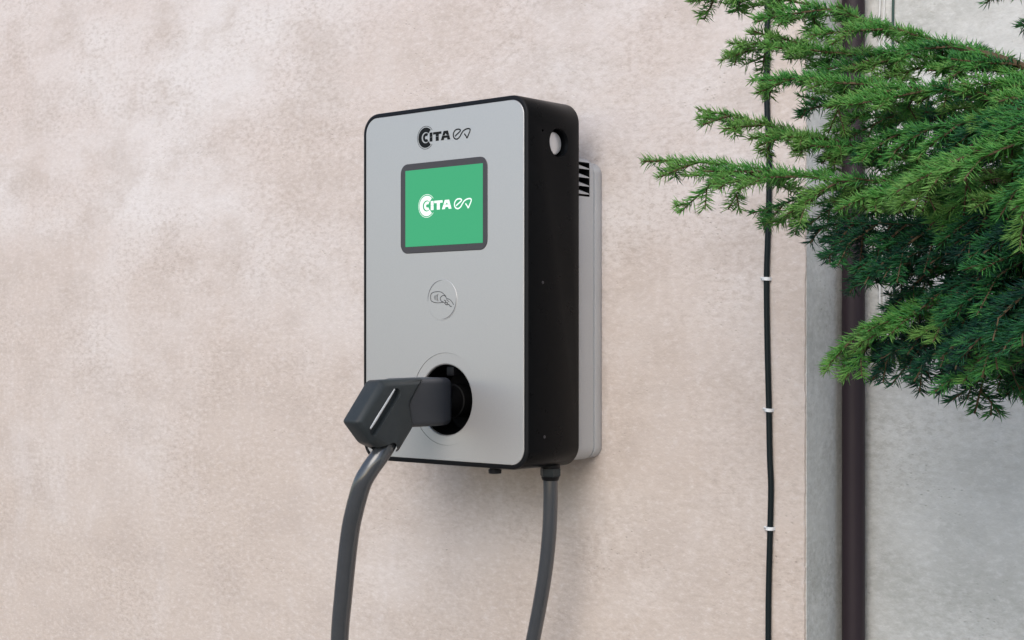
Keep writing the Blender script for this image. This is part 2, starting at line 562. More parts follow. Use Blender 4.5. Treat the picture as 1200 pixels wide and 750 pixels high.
bm = bmesh.new()
S = 12
rr = lambda ins: rrect(X0, X1, Z0, Z1, 0.029, S, ins)
loops_y(bm, [(YB, rr(0.020)), (YB, rr(0.0035)), (YB - 0.0012, rr(0.0012)), (YB - 0.0035, rr(0.0)), (YF + 0.0026, rr(0.0)), (YF + 0.0008, rr(0.0007)), (YF, rr(0.0024)), (YF, rr(0.0058)), (YF + 0.0015, rr(0.0062)), (-0.11, rr(0.0062))])
shell = obj('shell', bm, [M_SHELL, M_RIM], ch)
for p_ in shell.data.polygons:
    if p_.center.y < YF + 0.0018 and p_.normal.y < -0.3: p_.material_index = 1
# holes in the side: round button recess, pin hole
cb = bmesh.new()
lathe(cb, (0.01, -0.1138, 1.5218), (-1, 0, 0), [(0, 0.0200), (0.0098, 0.0200), (0.0108, 0.0190), (0.024, 0.0190)], 56)
boolean_cut(shell, cb)
cb = bmesh.new()
lathe(cb, (0.01, -0.1486, 1.5351), (-1, 0, 0), [(0, 0.0019), (0.020, 0.0019)], 16)
boolean_cut(shell, cb)

# front panel with the socket opening
HX, HZ = -0.1495, 1.1680
bm = bmesh.new()
plate_with_holes(bm, rr(0.0065), [circ(HX + 0.001, HZ + 0.0012, 0.0655, 96)[::-1]], YF - 0.0004, YF + 0.003, 0.0006)
panel = obj('front_panel', bm, M_SILVER, ch)
bm = bmesh.new()
prof = [(YF + 0.003, 0.0651), (YF + 0.0006, 0.0651), (YF + 0.0002, 0.0646), (YF + 0.0004, 0.0512), (YF + 0.0012, 0.0498), (YF + 0.0045, 0.0492), (YF + 0.008, 0.0492)]
loops_y(bm, [(y, circ(HX + (0.001 if r > 0.06 else 0), HZ + (0.0012 if r > 0.06 else 0), r, 96)) for y, r in prof], False, False)
obj('socket_ring', bm, M_SILVER, ch, False)
bm = bmesh.new()
loops_y(bm, [(YF + 0.0035, circ(HX, HZ, 0.0493, 64)), (YF + 0.0035, circ(HX, HZ, 0.0488, 64)), (-0.128, circ(HX, HZ, 0.047, 64)), (-0.1270, circ(HX, HZ, 0.045, 64))], False, True)
sk = obj('charging_socket', bm, M_CAV, ch)
bm = bmesh.new()
lathe(bm, (HX - 0.012, -0.1275, HZ - 0.002), (0, -1, 0), [(0, 0.024), (0.026, 0.024), (0.027, 0.022)], 48)
s2 = obj('socket_collar', bm, M_CAV, ch)
bm = bmesh.new()
add_box(bm, (HX - 0.006, YF + 0.008, HZ + 0.0335), (HX + 0.008, -0.130, HZ + 0.047), 0.0015)
obj('socket_latch', bm, M_RIM, ch)

# screen
bm = bmesh.new()
loops_y(bm, [(YF + 0.001, rrect(-0.2373, -0.0700, 1.3755, 1.5035, 0.0135, 8)), (YF - 0.0008, rrect(-0.2373, -0.0700, 1.3755, 1.5035, 0.0135, 8)), (YF - 0.0013, rrect(-0.2373, -0.0700, 1.3755, 1.5035, 0.0135, 8, 0.0006))])
bz = obj('screen_bezel', bm, M_BEZEL, ch)
bm = bmesh.new()
loops_y(bm, [(YF - 0.0010, rrect(-0.2270, -0.0780, 1.3850, 1.4940, 0.0008, 3)), (YF - 0.0016, rrect(-0.2270, -0.0780, 1.3850, 1.4940, 0.0008, 3))])
obj('screen', bm, M_SCREEN, ch)


# ---- flat print: strokes and filled shapes in the XZ plane
def ribbon(bm, pts, wd, y, closed=False, th=0.00012):
    P = [Vector((p[0], p[1])) for p in pts]
    n = len(P)
    ws = wd if isinstance(wd, list) else [wd] * n
    L_, R_ = [], []
    for i in range(n):
        a = P[(i - 1) % n] if (closed or i > 0) else P[i]
        b = P[(i + 1) % n] if (closed or i < n - 1) else P[i]
        tt = (b - a).normalized()
        nn = Vector((-tt.y, tt.x))
        L_.append(P[i] + nn * ws[i] / 2); R_.append(P[i] - nn * ws[i] / 2)
    vl = [bm.verts.new((p.x, y, p.y)) for p in L_]
    vr = [bm.verts.new((p.x, y, p.y)) for p in R_]
    for i in range(n if closed else n - 1):
        j = (i + 1) % n
        bm.faces.new((vl[i], vl[j], vr[j], vr[i]))


def poly(bm, pts, y):
    bm.faces.new([bm.verts.new((p[0], y, p[1])) for p in pts])


def smooth2(pts, n=6, closed=False):
    P = [(p[0], 0, p[1]) for p in pts]
    q = smooth_path(P, n)
    return [(v.x, v.z) for v in q]


def arc_pts(cx, cz, r, a0, a1, n=40):
    return [(cx + r * math.cos(R(a0 + (a1 - a0) * i / n)), cz + r * math.sin(R(a0 + (a1 - a0) * i / n))) for i in range(n + 1)]


def logo(y, u0, v0, s, ev_w):
    """emblem of a thin ring, a heavy C, the letters CITA and a looped ev; u0,v0 = left end and centre height"""
    k = 0.0001098 * s
    bm = bmesh.new()
    U = lambda c: u0 + (c - 120) * k
    cx = U(291)
    V = lambda yy: v0 - yy * 0.000077 * s
    ribbon(bm, arc_pts(cx, v0, 0.0162 * s, 38, 322, 60), 0.0007 * s, y)
    ribbon(bm, arc_pts(cx, v0, 0.0111 * s, 46, 314, 50), 0.0066 * s, y)
    bm2 = bm
    ribbon(bm, arc_pts(cx + 0.0010 * s, v0, 0.0044 * s, 50, 310, 36), 0.0040 * s, y)
    for sg in (1, -1):
        h0, h1 = sorted((v0 + sg * 0.00016 * s, v0 + sg * 0.0064 * s))
        poly(bm, [(U(362), h0), (U(412), h0), (U(412), h1), (U(362), h1)], y)
    t0, t1, tb = v0 + 0.0064 * s, v0 - 0.0064 * s, v0 + 0.0030 * s
    poly(bm, [(U(424), tb), (U(572), tb), (U(572), t0), (U(424), t0)], y)
    poly(bm, [(U(470), v0 + .00016 * s), (U(524), v0 + .00016 * s), (U(524), tb), (U(470), tb)], y)
    poly(bm, [(U(470), t1), (U(524), t1), (U(524), v0 - .00016 * s), (U(470), v0 - .00016 * s)], y)
    # A: top half, then two feet
    xl = lambda f: 560 + 50 * f
    xr = lambda f: 728 - 42 * f
    m = 0.52
    poly(bm, [(U(xl(m)), v0 + .00016 * s), (U(626), v0 + .00016 * s), (U(645), v0 + .0030 * s), (U(664), v0 + .00016 * s), (U(xr(m)), v0 + .00016 * s), (U(xr(1)), t0), (U(xl(1)), t0)], y)
    poly(bm, [(U(560), t1), (U(612), t1), (U(622), v0 - .0036 * s), (U(670), v0 - .0036 * s), (U(678), t1), (U(728), t1), (U(xr(.48)), v0 - .00016 * s), (U(xl(.48)), v0 - .00016 * s)], y)
    # ev as one continuous loop
    pe = [(806, 40), (850, 0), (893, -38), (902, -62), (872, -82), (822, -76), (786, -30), (780, 30), (802, 78), (845, 92), (886, 62), (915, 12), (945, -34), (985, -62), (1030, -72), (1062, -62), (1066, -30), (1040, 40), (1016, 96)]
    ribbon(bm, smooth2([(U(a), V(b)) for a, b in pe], 6), ev_w, y)
    ribbon(bm, [(U(1018), V(100)), (U(994), V(50)), (U(968), V(10))], ev_w, y)
    bmesh.ops.recalc_face_normals(bm, faces=bm.faces)
    for f in bm.faces:
        if f.normal.y > 0: f.normal_flip()
    return bm


obj('printed_logo', logo(YF - 0.0006, -0.2064, 1.5385, 1.0, 0.0019), M_PRINT, ch, False, False)
obj('screen_logo', logo(YF - 0.0018, -0.2030, 1.4415, 1.0, 0.0019), M_SCRW, ch, False, False)

# contactless card reader sign
NX, NZ = -0.1557, 1.3085
bm = bmesh.new()
loops_y(bm, [(YF + 0.0005, circ(NX, NZ, 0.0290, 64)), (YF - 0.0005, circ(NX, NZ, 0.0290, 64)), (YF - 0.00065, circ(NX, NZ, 0.0287, 64))])
obj('card_reader_disc', bm, M_SILVER, ch, False)
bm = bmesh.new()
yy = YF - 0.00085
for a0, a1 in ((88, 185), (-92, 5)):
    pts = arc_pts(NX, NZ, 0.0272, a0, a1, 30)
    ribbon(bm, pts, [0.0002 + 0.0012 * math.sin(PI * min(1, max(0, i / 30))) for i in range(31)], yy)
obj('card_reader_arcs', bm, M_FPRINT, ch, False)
bm = bmesh.new()
gx = lambda c: -0.1845 + ((480 + c / 9.375) - 501) * 0.00165
gz = lambda r_: NZ - ((310 + r_ / 9.375) - 351.3) * 0.00117
def gl(pts, wd=0.0009, sm=True):
    q = [(gx(a), gz(b)) for a, b in pts]
    ribbon(bm, smooth2(q, 4) if sm else q, wd, yy - 0.0001)
gl([(372, 418), (310, 422), (258, 408), (238, 384), (238, 330), (262, 304), (310, 296), (352, 302), (384, 328), (404, 350)])
gl([(284, 338), (278, 362), (284, 388)], 0.0006)
gl([(300, 330), (292, 362), (300, 396)], 0.0007)
gl([(318, 322), (308, 362), (318, 402)], 0.0008)
gl([(352, 402), (343, 374), (356, 350), (380, 340), (402, 354), (414, 376), (440, 384), (466, 408), (490, 448)], 0.0009)
gl([(352, 404), (372, 412), (392, 428), (410, 446), (438, 444), (452, 462), (468, 470)], 0.0010)
gl([(384, 392), (404, 404), (396, 420), (424, 424), (416, 438)], 0.0010)
gl([(410, 384), (424, 400), (440, 412)], 0.0007)
for f in bm.faces:
    if f.normal.y > 0: f.normal_flip()
obj('card_reader_symbol', bm, M_GPRINT, ch, False)

# side: round button, screws, rear castings
bm = bmesh.new()
lathe(bm, (-0.0235, -0.1138, 1.5218), (1, 0, 0), [(0, 0.0158), (0.0150, 0.0158), (0.0165, 0.0150), (0.0168, 0.0138)], 56)
bt = obj('side_button', bm, M_STEEL, ch)
bm = bmesh.new()
lathe(bm, (-0.0238, -0.1138, 1.5218), (1, 0, 0), [(0, 0.0189), (0.0110, 0.0189), (0.0118, 0.0182), (0.0118, 0.0172), (0.011, 0.0166), (0.003, 0.0166)], 56, False, False)
obj('button_collar', bm, M_RIM, ch)
for (y, z) in ((-0.1486, 1.3296), (-0.1450, 1.1206)):
    bm = bmesh.new()
    lathe(bm, (X1 - 0.0004, y, z), (1, 0, 0), [(0, 0.0022), (0.0010, 0.0020), (0.0012, 0.0010), (0.0004, 0.0008)], 16)
    obj('screw', bm, M_BEZEL, ch)

RX1 = -0.0125
RX0 = X0 - RX1
bm = bmesh.new()
loops_y(bm, [(YB - 0.001, rrect(RX0, RX1, 1.0815, 1.5110, 0.020, 8)), (-0.0195, rrect(RX0, RX1, 1.0815, 1.5110, 0.020, 8)), (-0.0180, rrect(RX0, RX1, 1.0815, 1.5110, 0.020, 8, 0.0012)), (-0.0160, rrect(RX0, RX1, 1.0815, 1.5110, 0.020, 8, 0.0012))])
rear = obj('rear_cover', bm, M_CAST, ch)
for v in rear.data.vertices:      # upper corners are square, only the lower ones are round
    if v.co.z > 1.4908 and v.co.x > RX1 - 0.021:
        pass
VY0, VY1, VZ0, VZ1 = -0.0640, -0.0275, 1.4545, 1.5030
cb = bmesh.new()
add_box(cb, (RX1 - 0.018, VY0, VZ0), (RX1 + 0.01, VY1, VZ1))
boolean_cut(rear, cb)
bm = bmesh.new()
loops_y(bm, [(-0.0165, rrect(RX0 - 0.0005, RX1 + 0.0005, 1.0835, 1.5050, 0.018, 8)), (-0.0150, rrect(RX0 - 0.0005, RX1 + 0.0010, 1.0832, 1.5055, 0.018, 8)), (-0.0015, rrect(RX0 - 0.0005, RX1 + 0.0010, 1.0832, 1.5055, 0.018, 8)), (0.0, rrect(RX0, RX1, 1.0845, 1.5045, 0.018, 8))])
obj('wall_plate', bm, M_CAST, ch)
# liner and louvres of the vent
bm = bmesh.new()
xa, xb = RX1 - 0.0176, RX1 - 0.0004
for a, b in (((xa, VY0 + .0004, VZ0 + .0003), (xa + .0008, VY1 - .0004, VZ1 - .0003)), ((xa, VY0 + .0004, VZ0 + .0002), (xb, VY1 - .0004, VZ0 + .0010)), ((xa, VY0 + .0004, VZ1 - .0010), (xb, VY1 - .0004, VZ1 - .0002)), ((xa, VY1 - .0012, VZ0 + .0012), (xb, VY1 - .0003, VZ1 - .0012))):
    add_box(bm, a, b)
obj('vent_liner', bm, M_CAV, ch, False)
slat = None
for i in range(4):
    z = VZ0 + 0.0485 * (i + 0.35) / 4.0 + (0.0 if i else 0.001)
    if i == 0:
        bm = bmesh.new()
        xs = RX1 - 0.0002
        vs = [(xs, VY0 + .002, 0.0042), (xs, VY1 - .001, -0.0006), (xs, VY1 - .001, -0.0019), (xs, VY0 + .002, -0.0020), (xs - 0.013, VY0 + .002, 0.0075), (xs - 0.013, VY1 - .001, 0.005), (xs - 0.013, VY1 - .001, 0.0042), (xs - 0.013, VY0 + .002, 0.004)]
        vv = [bm.verts.new(v) for v in vs]
        for f in ((0, 1, 2, 3), (4, 5, 6, 7), (0, 1, 5, 4), (3, 2, 6, 7), (0, 3, 7, 4), (1, 2, 6, 5)):
            bm.faces.new([vv[k] for k in f])
        slat = obj('vent_slat', bm, M_CAST, ch, False)
        slat.location = (0, 0, z)
    else:
        s_ = slat.copy(); COL.objects.link(s_); s_.location = (0, 0, z)

# below: cable gland and locking knob
GX, GY = -0.0300, -0.0940
bm = bmesh.new()
lathe(bm, (GX, GY, Z0 + 0.002), (0, 0, -1), [(0, 0.0138), (0.0045, 0.0138), (0.0052, 0.0130)], 32)
gl0 = obj('cable_gland', bm, M_RIM, ch)
bm = bmesh.new()
lathe(bm, (GX, GY, Z0 - 0.0030), (0, 0, -1), [(0, 0.0128), (0.0005, 0.0145), (0.0100, 0.0145), (0.0118, 0.0130)], 6, phase=0.35)
obj('gland_nut', bm, M_PLUG, ch)
bm = bmesh.new()
lathe(bm, (GX, GY, Z0 - 0.0145), (0, 0, -1), [(0, 0.0128), (0.002, 0.0126), (0.0055, 0.0112), (0.0058, 0.0095)], 32)
obj('gland_cap', bm, M_RIM, ch)
bm = bmesh.new()
lathe(bm, (-0.0703, -0.165, Z0 + 0.001), (0, 0, -1), [(0, 0.0075), (0.0032, 0.0075), (0.0036, 0.0092), (0.0085, 0.0088), (0.0092, 0.0078)], 28)
obj('locking_knob', bm, M_RIM, ch)

# ------------------------------------------------------------------ charging cable with its plug
cc = empty('charging_cable', (-0.15, -0.28, 1.13), 'thick black charging cable looping from under the charger to the angular plug in its socket', 'charging cable')
HXF = -0.132           # face of the grip towards +X
HXB = -0.170
side = [(-0.3187, 1.1980), (-0.2359, 1.1999), (-0.2624, 1.1657), (-0.2559, 1.1343), (-0.2852, 1.1012), (-0.2997, 1.1008), (-0.3359, 1.1152), (-0.3636, 1.1444)]
def shrink_poly(pts, dd):
    n = len(pts)
    out = []
    area = sum(pts[i][0] * pts[(i + 1) % n][1] - pts[(i + 1) % n][0] * pts[i][1] for i in range(n))
    sg = 1 if area > 0 else -1
    for i in range(n):
        p0, p1, p2 = Vector(pts[i - 1]), Vector(pts[i]), Vector(pts[(i + 1) % n])
        e1, e2 = (p1 - p0).normalized(), (p2 - p1).normalized()
        n1, n2 = Vector((-e1.y, e1.x)) * sg, Vector((-e2.y, e2.x)) * sg
        b = (n1 + n2); b = b / max(0.35, b.length_squared / 2) / 1.0
        out.append(tuple(p1 + b * dd))
    return out
bm = bmesh.new()
def ring_x(x, dd): return [Vector((x, p[0], p[1])) for p in shrink_poly(side, dd)]
loops_axis(bm, [ring_x(HXB, 0.008), ring_x(HXB + 0.006, 0.0015), ring_x(HXB + 0.009, 0.0), ring_x(HXF - 0.0085, 0.0), ring_x(HXF - 0.0055, 0.0008), ring_x(HXF - 0.0008, 0.0065), ring_x(HXF, 0.0085)], None)
es = [e for e in bm.edges if abs((e.verts[0].co - e.verts[1].co).normalized().x) > 0.6]
bmesh.ops.bevel(bm, geom=es, offset=0.0035, segments=3, affect='EDGES', profile=0.5)
grip = obj('plug_grip', bm, M_PLUG, cc)
# slanted slot in the face of the grip
sa, sb = Vector((HXF, -0.2935, 1.1800)), Vector((HXF, -0.3350, 1.1330))
ax = (sb - sa).normalized()
px_ = Vector((1, 0, 0)).cross(ax).normalized()
def capsule(x, a, b, hw, n=10):
    pts = []
    an = math.atan2(ax.z, ax.y)
    for c0, off in ((b, 0), (a, PI)):
        for i in range(n + 1):
            th = an - PI / 2 + PI * i / n + off
            pts.append(Vector((x, c0.y + hw * math.cos(th), c0.z + hw * math.sin(th))))
    return pts
cb = bmesh.new()
loops_axis(cb, [capsule(HXF + 0.004, sa, sb, 0.0088), capsule(HXF - 0.0005, sa, sb, 0.0072), capsule(HXF - 0.0065, sa, sb, 0.0062)], None)
boolean_cut(grip, cb)
# pale grey strip along the outer wall of the slot
if px_.y > 0: px_ = -px_
q0, q1 = sa + px_ * 0.0066 - Vector((0.0010, 0, 0)) + ax * -0.002, sb + px_ * 0.0066 - Vector((0.0010, 0, 0)) + ax * 0.003
bm = bmesh.new()
tube(bm, [q0, q0.lerp(q1, .25), q0.lerp(q1, .5), q0.lerp(q1, .75), q1], [0.0016, 0.0021, 0.0021, 0.0024, 0.0018], 10)
obj('grip_pale_strip', bm, M_PALE, cc)
# nose that enters the socket
bm = bmesh.new()
NX0, NX1, NZ0, NZ1 = -0.186, -0.137, 1.1325, 1.1998
loops_y(bm, [(-0.300, rrect(NX0, NX1, NZ0 + .006, NZ1 - .004, 0.006, 6, 0.002)), (-0.262, rrect(NX0, NX1, NZ0, NZ1, 0.008, 6, 0.0005)), (-0.200, rrect(NX0, NX1, NZ0, NZ1, 0.008, 6)), (-0.184, rrect(NX0, NX1, NZ0, NZ1, 0.009, 6, 0.0004)), (-0.1785, rrect(NX0, NX1, NZ0, NZ1, 0.011, 6, 0.0022)), (-0.1760, rrect(NX0, NX1, NZ0, NZ1, 0.013, 6, 0.006))])
obj('plug_nose', bm, M_NOSE, cc)
bm = bmesh.new()
lathe(bm, (HX - 0.012, -0.178, HZ - 0.002), (0, 1, 0), [(0, 0.022), (0.035, 0.022)], 40)
obj('plug_connector', bm, M_CAV, cc)
# collar where the cable leaves the grip
# whole cable: from the grip, down, through the loop and up to the gland
left = [(-0.1600, -0.2572, 1.1473), (-0.1570, -0.2717, 1.1317), (-0.1520, -0.2864, 1.1187), (-0.1490, -0.2989, 1.1068), (-0.1500, -0.3107, 1.0937), (-0.1570, -0.3197, 1.0779), (-0.1660, -0.3252, 1.0584), (-0.1820, -0.3242, 1.0207), (-0.1980, -0.3186, 0.9809), (-0.2220, -0.3073, 0.8995), (-0.2400, -0.2970, 0.8373)]
loopp = [(-0.252, -0.285, 0.76), (-0.258, -0.266, 0.66), (-0.248, -0.235, 0.56), (-0.215, -0.190, 0.495), (-0.175, -0.140, 0.505), (-0.140, -0.105, 0.58), (-0.112, -0.088, 0.68), (-0.090, -0.083, 0.76)]
right = [(-0.0700, -0.0834, 0.8300), (-0.0460, -0.0896, 0.9116), (-0.0340, -0.0929, 0.9728), (-0.0300, -0.0940, 1.0243), (-0.0300, -0.0940, 1.0694)]
path = smooth_path(left + loopp + right, 10)
npt = len(path)
rad = []
for i in range(npt):
    f = i / (npt - 1)
    s_ = min(1, max(0, (f - 0.40) / 0.3))
    rad.append(0.0127 * (1 - s_) + 0.0103 * s_)
bm = bmesh.new()
tube(bm, path, rad, 28)
obj('cable_sheath', bm, M_CABLE, cc)
cb = bmesh.new()
tube(cb, [Vector(p) for p in ((-0.1560, -0.2711, 1.1340), (-0.1500, -0.2883, 1.1189), (-0.1460, -0.3019, 1.1071), (-0.1460, -0.3161, 1.0931))], 0.0158, 28)
boolean_cut(grip, cb)

# ------------------------------------------------------------------ fir tree: trunk outside the frame, branches reaching in
LIMBS=[
 ([(1.0200,-0.5200,1.3733),(0.8961,-0.4718,1.4233),(0.7836,-0.4237,1.4929),(0.6866,-0.3887,1.5315),(0.6044,-0.3673,1.5653),(0.5293,-0.3529,1.5953),(0.4615,-0.3588,1.6130),(0.3885,-0.3691,1.6164)],0.07,18),
 ([(1.0200,-0.5200,1.4091),(0.8787,-0.4208,1.4591),(0.7594,-0.3653,1.4957),(0.6643,-0.3419,1.5262),(0.5673,-0.3333,1.5426),(0.4954,-0.3294,1.5627),(0.4488,-0.3301,1.5630),(0.4081,-0.3256,1.5631)],0.075,24),
 ([(1.0200,-0.5200,1.3597),(0.9085,-0.5272,1.4097),(0.7998,-0.4627,1.4513),(0.7147,-0.4305,1.4767),(0.6393,-0.4165,1.4929),(0.5598,-0.4059,1.5097),(0.4937,-0.4102,1.5148)],0.07,28),
 ([(1.0200,-0.5200,1.3658),(0.8787,-0.4208,1.4158),(0.7534,-0.3308,1.4511),(0.6702,-0.2971,1.4740),(0.5956,-0.2956,1.4884),(0.5328,-0.2970,1.4998),(0.4834,-0.3001,1.5136)],0.06,36),
 ([(1.0200,-0.5200,1.3370),(0.8787,-0.4208,1.3870),(0.7594,-0.3653,1.4036),(0.6517,-0.3528,1.4247),(0.5657,-0.3479,1.4473),(0.5058,-0.3469,1.4665),(0.4615,-0.3588,1.4827),(0.4081,-0.3786,1.4974)],0.045,18),
 ([(0.6517,-0.3528,1.4247),(0.5932,-0.3637,1.4435),(0.5395,-0.3706,1.4577),(0.5028,-0.3759,1.4621),(0.4702,-0.3777,1.4603)],0.05,20),
 ([(1.0200,-0.5200,1.3098),(0.9135,-0.5229,1.3598),(0.7998,-0.4627,1.3862),(0.6880,-0.4272,1.3973),(0.6112,-0.4144,1.4043),(0.5419,-0.4082,1.4155),(0.4818,-0.4074,1.4285),(0.4286,-0.4137,1.4364),(0.3755,-0.4201,1.4408)],0.075,38),
 ([(1.0200,-0.5200,1.3198),(0.8612,-0.3697,1.3698),(0.7353,-0.3069,1.3879),(0.6376,-0.2856,1.4014),(0.5566,-0.2764,1.4099),(0.4957,-0.2763,1.4111),(0.4539,-0.2860,1.3991),(0.4185,-0.2902,1.3914)],0.08,45),
 ([(1.0200,-0.5200,1.3281),(0.9484,-0.6250,1.3781),(0.8632,-0.5664,1.4064),(0.7986,-0.5298,1.4120),(0.7444,-0.5106,1.4037),(0.7084,-0.5021,1.3885),(0.6877,-0.4936,1.3777)],0.09,50),
 ([(1.0200,-0.5200,1.2932),(0.9135,-0.5229,1.3432),(0.8108,-0.4531,1.3510),(0.7264,-0.4204,1.3572),(0.6468,-0.3967,1.3625),(0.5853,-0.3838,1.3663),(0.5446,-0.3794,1.3635)],0.085,50),
 ([(1.0200,-0.5200,1.2763),(0.8961,-0.4718,1.3263),(0.7814,-0.3992,1.3327),(0.7048,-0.3729,1.3304),(0.6392,-0.3637,1.3249),(0.5996,-0.3582,1.3196),(0.5738,-0.3541,1.3119)],0.07,45),
 ([(1.0200,-0.5200,1.2666),(0.9135,-0.5229,1.3166),(0.8187,-0.4727,1.3062),(0.7351,-0.4393,1.2921),(0.6622,-0.4098,1.2806),(0.6077,-0.3909,1.2583),(0.5563,-0.3693,1.2285)],0.075,48),
 ([(1.0200,-0.5200,1.2466),(0.9135,-0.5229,1.2966),(0.8242,-0.4680,1.2846),(0.7509,-0.4389,1.2713),(0.6895,-0.4127,1.2627),(0.6360,-0.3929,1.2533),(0.5949,-0.3756,1.2399)],0.08,52),
 ([(1.0200,-0.5200,1.2223),(0.9310,-0.5739,1.2723),(0.8567,-0.5324,1.2568),(0.8052,-0.5109,1.2500),(0.7706,-0.4747,1.2205),(0.7506,-0.4524,1.1866)],0.07,40),
 ([(1.0200,-0.5200,1.2433),(0.8787,-0.4208,1.2933),(0.7851,-0.3695,1.2888),(0.7042,-0.3337,1.2894),(0.6336,-0.3156,1.2927),(0.5890,-0.3013,1.2982)],0.08,50),
 ([(1.0200,-0.5200,1.2133),(0.9135,-0.5229,1.2633),(0.8405,-0.4538,1.2464),(0.8001,-0.4359,1.2262),(0.7681,-0.4239,1.2059)],0.06,40),
 ([(1.0200,-0.5200,1.3722),(0.9310,-0.5739,1.4222),(0.8437,-0.5172,1.4441),(0.7679,-0.4771,1.4418),(0.7029,-0.4407,1.4441),(0.6501,-0.4203,1.4430),(0.6112,-0.4144,1.4347)],0.055,40),
 ([(1.0200,-0.5200,1.4928),(0.9135,-0.5229,1.5428),(0.8351,-0.4585,1.5629),(0.7727,-0.4067,1.5730),(0.7380,-0.3839,1.5682)],0.022,20),
 ([(1.0200,-0.5200,1.4812),(0.8787,-0.4208,1.5312),(0.8027,-0.3543,1.5451),(0.7665,-0.3327,1.5487),(0.7331,-0.3219,1.5508)],0.008,20),
 ([(1.0200,-0.5200,1.3084),(0.9310,-0.5739,1.3584),(0.8657,-0.5379,1.3684),(0.8105,-0.5063,1.3671),(0.7666,-0.4914,1.3562),(0.7367,-0.4776,1.3361)],0.085,55),
 ([(1.0200,-0.5200,1.2610),(0.9484,-0.6250,1.3110),(0.8848,-0.5875,1.3019),(0.8350,-0.5645,1.2872),(0.7975,-0.5440,1.2640),(0.7588,-0.5246,1.2428)],0.08,55),
 ([(1.0200,-0.5200,1.3930),(0.8264,-0.2676,1.4430),(0.7070,-0.2387,1.4563),(0.6332,-0.2365,1.4523),(0.5699,-0.2252,1.4330),(0.5278,-0.2219,1.4037)],0.08,50),
 ([(1.0200,-0.5200,1.3398),(0.8438,-0.3187,1.3898),(0.7398,-0.2765,1.3956),(0.6638,-0.2630,1.3928),(0.5905,-0.2470,1.3758),(0.5539,-0.2523,1.3546)],0.08,55),
 ([(1.0200,-0.5200,1.4579),(0.8089,-0.2166,1.5079),(0.7082,-0.1980,1.5129),(0.6381,-0.2058,1.5124),(0.5722,-0.2100,1.4986),(0.5349,-0.2158,1.4829)],0.07,45),
 ([(1.0200,-0.5200,1.2854),(0.9484,-0.6250,1.3354),(0.8733,-0.5577,1.3299),(0.8105,-0.5063,1.3210),(0.7524,-0.4773,1.3020),(0.7090,-0.4619,1.2883)],0.08,55),
 ([(1.0200,-0.5200,1.2300),(0.8612,-0.3697,1.2800),(0.7833,-0.3447,1.2736),(0.7166,-0.3230,1.2681),(0.6618,-0.3176,1.2601),(0.6114,-0.3083,1.2457)],0.07,55),
]


tr = empty('fir_tree', (1.02, -0.52, 0), 'green fir branches with dense short needles reaching in front of the brown pipe', 'tree')
bm = bmesh.new()
tp = smooth_path([(1.03, -0.53, 0.0), (1.02, -0.52, 0.5), (1.025, -0.515, 1.2), (1.02, -0.52, 1.8), (1.015, -0.525, 2.6), (1.02, -0.52, 3.3)], 6)
tube(bm, tp, [0.055 * (1 - 0.55 * i / (len(tp) - 1)) + (0.02 if i == 0 else 0) for i in range(len(tp))], 20)
obj('trunk', bm, M_BARK, tr)

UP = Vector((0, 0, 1))
rt_ = random.Random(21)


